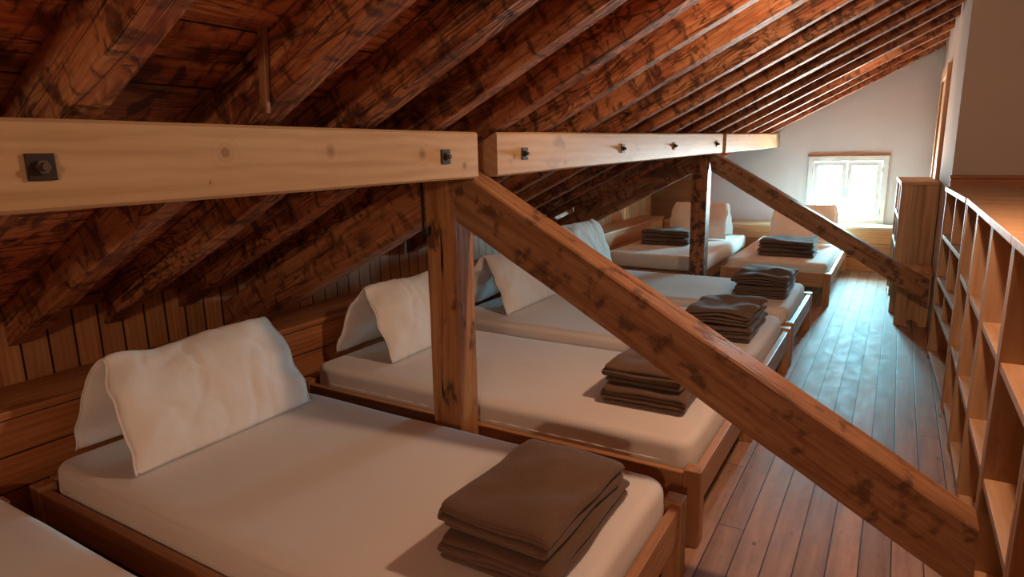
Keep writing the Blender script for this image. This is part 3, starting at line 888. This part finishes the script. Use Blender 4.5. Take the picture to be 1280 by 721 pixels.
# ------------------------------------------------------------------ shelves on the right
SX = 0.307; SD = 0.36; SH = 1.135
def make_shelf(y0, y1, levels, label, sub=None, rz=0.0):
    root = empty('shelf_unit', (SX - 0.004 if rz else SX, y0, 0), rz, label, 'shelf', 'open larch shelf units along the aisle')
    w = y1 - y0 - 0.003; tk = 0.027
    boxed('top_board', (-0.008, SD, 0.0, w, SH - 0.028, SH), M['larch_top'], root, 0.003)
    for y in (0.0, w - tk):
        boxed('side_panel', (0.0, SD, y, y + tk, 0.0, SH - 0.029), M['larchZ'], root, 0.002)
    boxed('back_panel', (SD - 0.012, SD, tk + .001, w - tk - .001, 0.03, SH - 0.03), M['larchZ'], root, 0.001)
    for z in levels:
        boxed('shelf', (0.004, SD - 0.014, tk + .001, w - tk - .001, z - 0.026, z), M['larchY'], root, 0.002)
    if sub:
        for y, za, zb in sub:
            boxed('divider', (0.006, SD - 0.014, y, y + 0.022, za, zb), M['larchZ'], root, 0.002)
    return root
LV = [0.055, 0.375, 0.755]
make_shelf(1.20, 1.777, LV, 'open wooden shelf unit cut off by the right edge of the picture')
make_shelf(1.78, 2.357, LV, 'nearest large open wooden shelf unit, where the big brace lands')
make_shelf(2.36, 2.887, LV, 'open wooden shelf unit, second from the big brace foot towards the window')
make_shelf(2.89, 3.427, LV, 'open wooden shelf unit, third from the big brace foot towards the window')
make_shelf(3.43, 3.957, LV, 'open wooden shelf unit, fourth from the big brace foot towards the window')
make_shelf(3.96, 4.98, [0.055, 0.375, 0.56, 0.835], 'farthest open wooden shelf unit with a light lit shelf edge', sub=[(0.50, 0.376, 0.533), (0.50, 0.561, 0.808), (0.50, 0.836, 1.105)], rz=0.036)

# far cabinet with cubby holes and the low step in front of it
cab = empty('cubby_cabinet', (0.022, 6.22, 0), 0.036, 'tall narrow wooden cabinet with cubby holes beside the window', 'cabinet')
CW = PX - 0.022 - 0.006; CD = 0.98
boxed('side_panel', (0.0, CW, 0.0, 0.028, 0.0, 1.075), M['larch_panel'], cab, 0.003)
boxed('side_panel', (0.0, CW, CD - 0.028, CD, 0.0, 1.075), M['larch_panel'], cab, 0.003)
boxed('divider', (0.003, CW - 0.015, CD / 2 - 0.012, CD / 2 + 0.012, 0.05, 1.074), M['larchZ'], cab, 0.002)
boxed('top_board', (-0.006, CW, -0.006, CD + 0.004, 1.076, 1.104), M['larch_top'], cab, 0.003)
boxed('back_panel', (CW - 0.013, CW, 0.03, CD - 0.03, 0.0, 1.074), M['larchZ'], cab, 0.001)
for z in (0.05, 0.30, 0.56, 0.81):
    for ya_, yb_ in ((0.029, CD / 2 - 0.013), (CD / 2 + 0.013, CD - 0.029)):
        boxed('shelf', (0.003, CW - 0.015, ya_, yb_, z - 0.024, z), M['larchY'], cab, 0.002)

stp = empty('step_stool', (0.062, 5.80, 0), 0, 'low wooden step with an arched cut-out in its side, below the far brace', 'step')
bm = bmesh.new()
def arch_panel(bm, x0, x1, y0, y1, h, ax0, ax1, ah):
    pts = [(x0, 0), (ax0, 0)]
    for j in range(9):
        a = PI - PI * j / 8
        pts.append(((ax0 + ax1) / 2 + (ax1 - ax0) / 2 * math.cos(a), ah * math.sin(a)))
    pts += [(ax1, 0), (x1, 0), (x1, h), (x0, h)]
    f = [bm.verts.new((x, y0, z)) for x, z in pts]; b = [bm.verts.new((x, y1, z)) for x, z in pts]
    bm.faces.new(f); bm.faces.new(list(reversed(b)))
    for k in range(len(pts)): bm.faces.new((f[k], f[(k + 1) % len(pts)], b[(k + 1) % len(pts)], b[k]))
arch_panel(bm, 0.0, 0.222, 0.0, 0.028, 0.41, 0.07, 0.165, 0.05)
mesh_obj('side_panel', bm, M['larch_panel'], stp)
bm = bmesh.new(); arch_panel(bm, 0.0, 0.222, 0.37, 0.398, 0.41, 0.07, 0.165, 0.05)
mesh_obj('side_panel', bm, M['larch_panel'], stp)
boxed('tread', (-0.008, 0.226, -0.004, 0.405, 0.411, 0.437), M['larchY'], stp, 0.003)
boxed('stretcher', (0.1, 0.125, 0.029, 0.369, 0.16, 0.24), M['larchY'], stp, 0.002)

# ------------------------------------------------------------------ light
def lamp(name, loc, power, col, r=0.05):
    l = bpy.data.lights.new(name, 'POINT'); l.energy = power; l.color = col; l.shadow_soft_size = r
    o = bpy.data.objects.new(name, l); o.location = loc; link(o); return o
WARM = (1.0, 0.65, 0.42)
lamp('lamp_over_aisle', (0.08, 2.28, 2.03), 58, WARM, 0.05)
lamp('lamp_behind_camera', (0.45, -1.7, 1.72), 68, WARM, 0.06)

bulb = empty('ceiling_bulb', (-0.385, 6.30, 2.055), 0, 'small bare lit bulb between the far rafters above the aisle', 'lamp')
bm = bmesh.new(); bmesh.ops.create_cone(bm, cap_ends=True, segments=16, radius1=0.014, radius2=0.017, depth=0.03, matrix=Matrix.Translation((0, 0, 0.037)))
mesh_obj('socket', bm, M['iron'], bulb, smooth=False)
bm = bmesh.new(); bmesh.ops.create_uvsphere(bm, u_segments=16, v_segments=10, radius=0.02)
tb = NT('lit_bulb'); tb.b.inputs['Emission Color'].default_value = (1, 0.75, 0.5, 1); tb.b.inputs['Emission Strength'].default_value = 12
mesh_obj('glass_bulb', bm, tb.done((0.9, 0.85, 0.8)), bulb, smooth=True)
lamp('lamp_bulb', (-0.36, 6.42, 1.99), 3.5, WARM, 0.03)
w = bpy.data.worlds.new('sky'); SC.world = w; w.use_nodes = True
wt = w.node_tree; bg = wt.nodes['Background']
wc = wt.nodes.new('ShaderNodeTexCoord'); wsep = wt.nodes.new('ShaderNodeSeparateXYZ'); wr = wt.nodes.new('ShaderNodeValToRGB')
wt.links.new(wc.outputs['Generated'], wsep.inputs[0])
wm = wt.nodes.new('ShaderNodeMapRange'); wm.inputs[1].default_value = -0.12; wm.inputs[2].default_value = 0.12
wt.links.new(wsep.outputs[2], wm.inputs[0]); wt.links.new(wm.outputs[0], wr.inputs[0])
wr.color_ramp.elements[0].color = (0.62, 0.56, 0.50, 1); wr.color_ramp.elements[1].color = (0.30, 0.76, 0.93, 1)   # sunlit ground below, sky above
wt.links.new(wr.outputs[0], bg.inputs[0]); bg.inputs[1].default_value = 320.0
pl = bpy.data.lights.new('window_portal', 'AREA'); pl.shape = 'RECTANGLE'; pl.size = ox1 - ox0; pl.size_y = oz1 - oz0
pl.cycles.is_portal = True
po = bpy.data.objects.new('window_portal', pl); po.location = (0.5 * (ox0 + ox1), Y1R + 0.24, 0.5 * (oz0 + oz1)); po.rotation_euler = (-PI / 2, 0, 0); link(po)

# ------------------------------------------------------------------ camera
F, PS, PT, RO = 800.6, 0.54114, 0.209012, -0.0194223
fw = Vector((-math.sin(PS) * math.cos(PT), math.cos(PS) * math.cos(PT), -math.sin(PT)))
rt = Vector((math.cos(PS), math.sin(PS), 0)); up = rt.cross(fw)
r2 = rt * math.cos(RO) + up * math.sin(RO); u2 = up * math.cos(RO) - rt * math.sin(RO)
cd = bpy.data.cameras.new('camera'); cam = bpy.data.objects.new('camera', cd); link(cam)
Mx = Matrix.Identity(4)
for k in range(3):
    Mx[k][0] = r2[k]; Mx[k][1] = u2[k]; Mx[k][2] = -fw[k]
Mx[0][3], Mx[1][3], Mx[2][3] = 0, 0, CAMZ
cam.matrix_world = Mx
cd.sensor_width = 36.0; cd.lens = F / 1280 * 36.0; cd.clip_start = 0.02
SC.camera = cam

vs = SC.view_settings
SC.display_settings.display_device = 'sRGB'
vs.view_transform = 'Standard'; vs.look = 'None'; vs.exposure = 0.0; vs.gamma = 1.0; vs.use_curve_mapping = False
SC.cycles.max_bounces = 10; SC.cycles.diffuse_bounces = 6
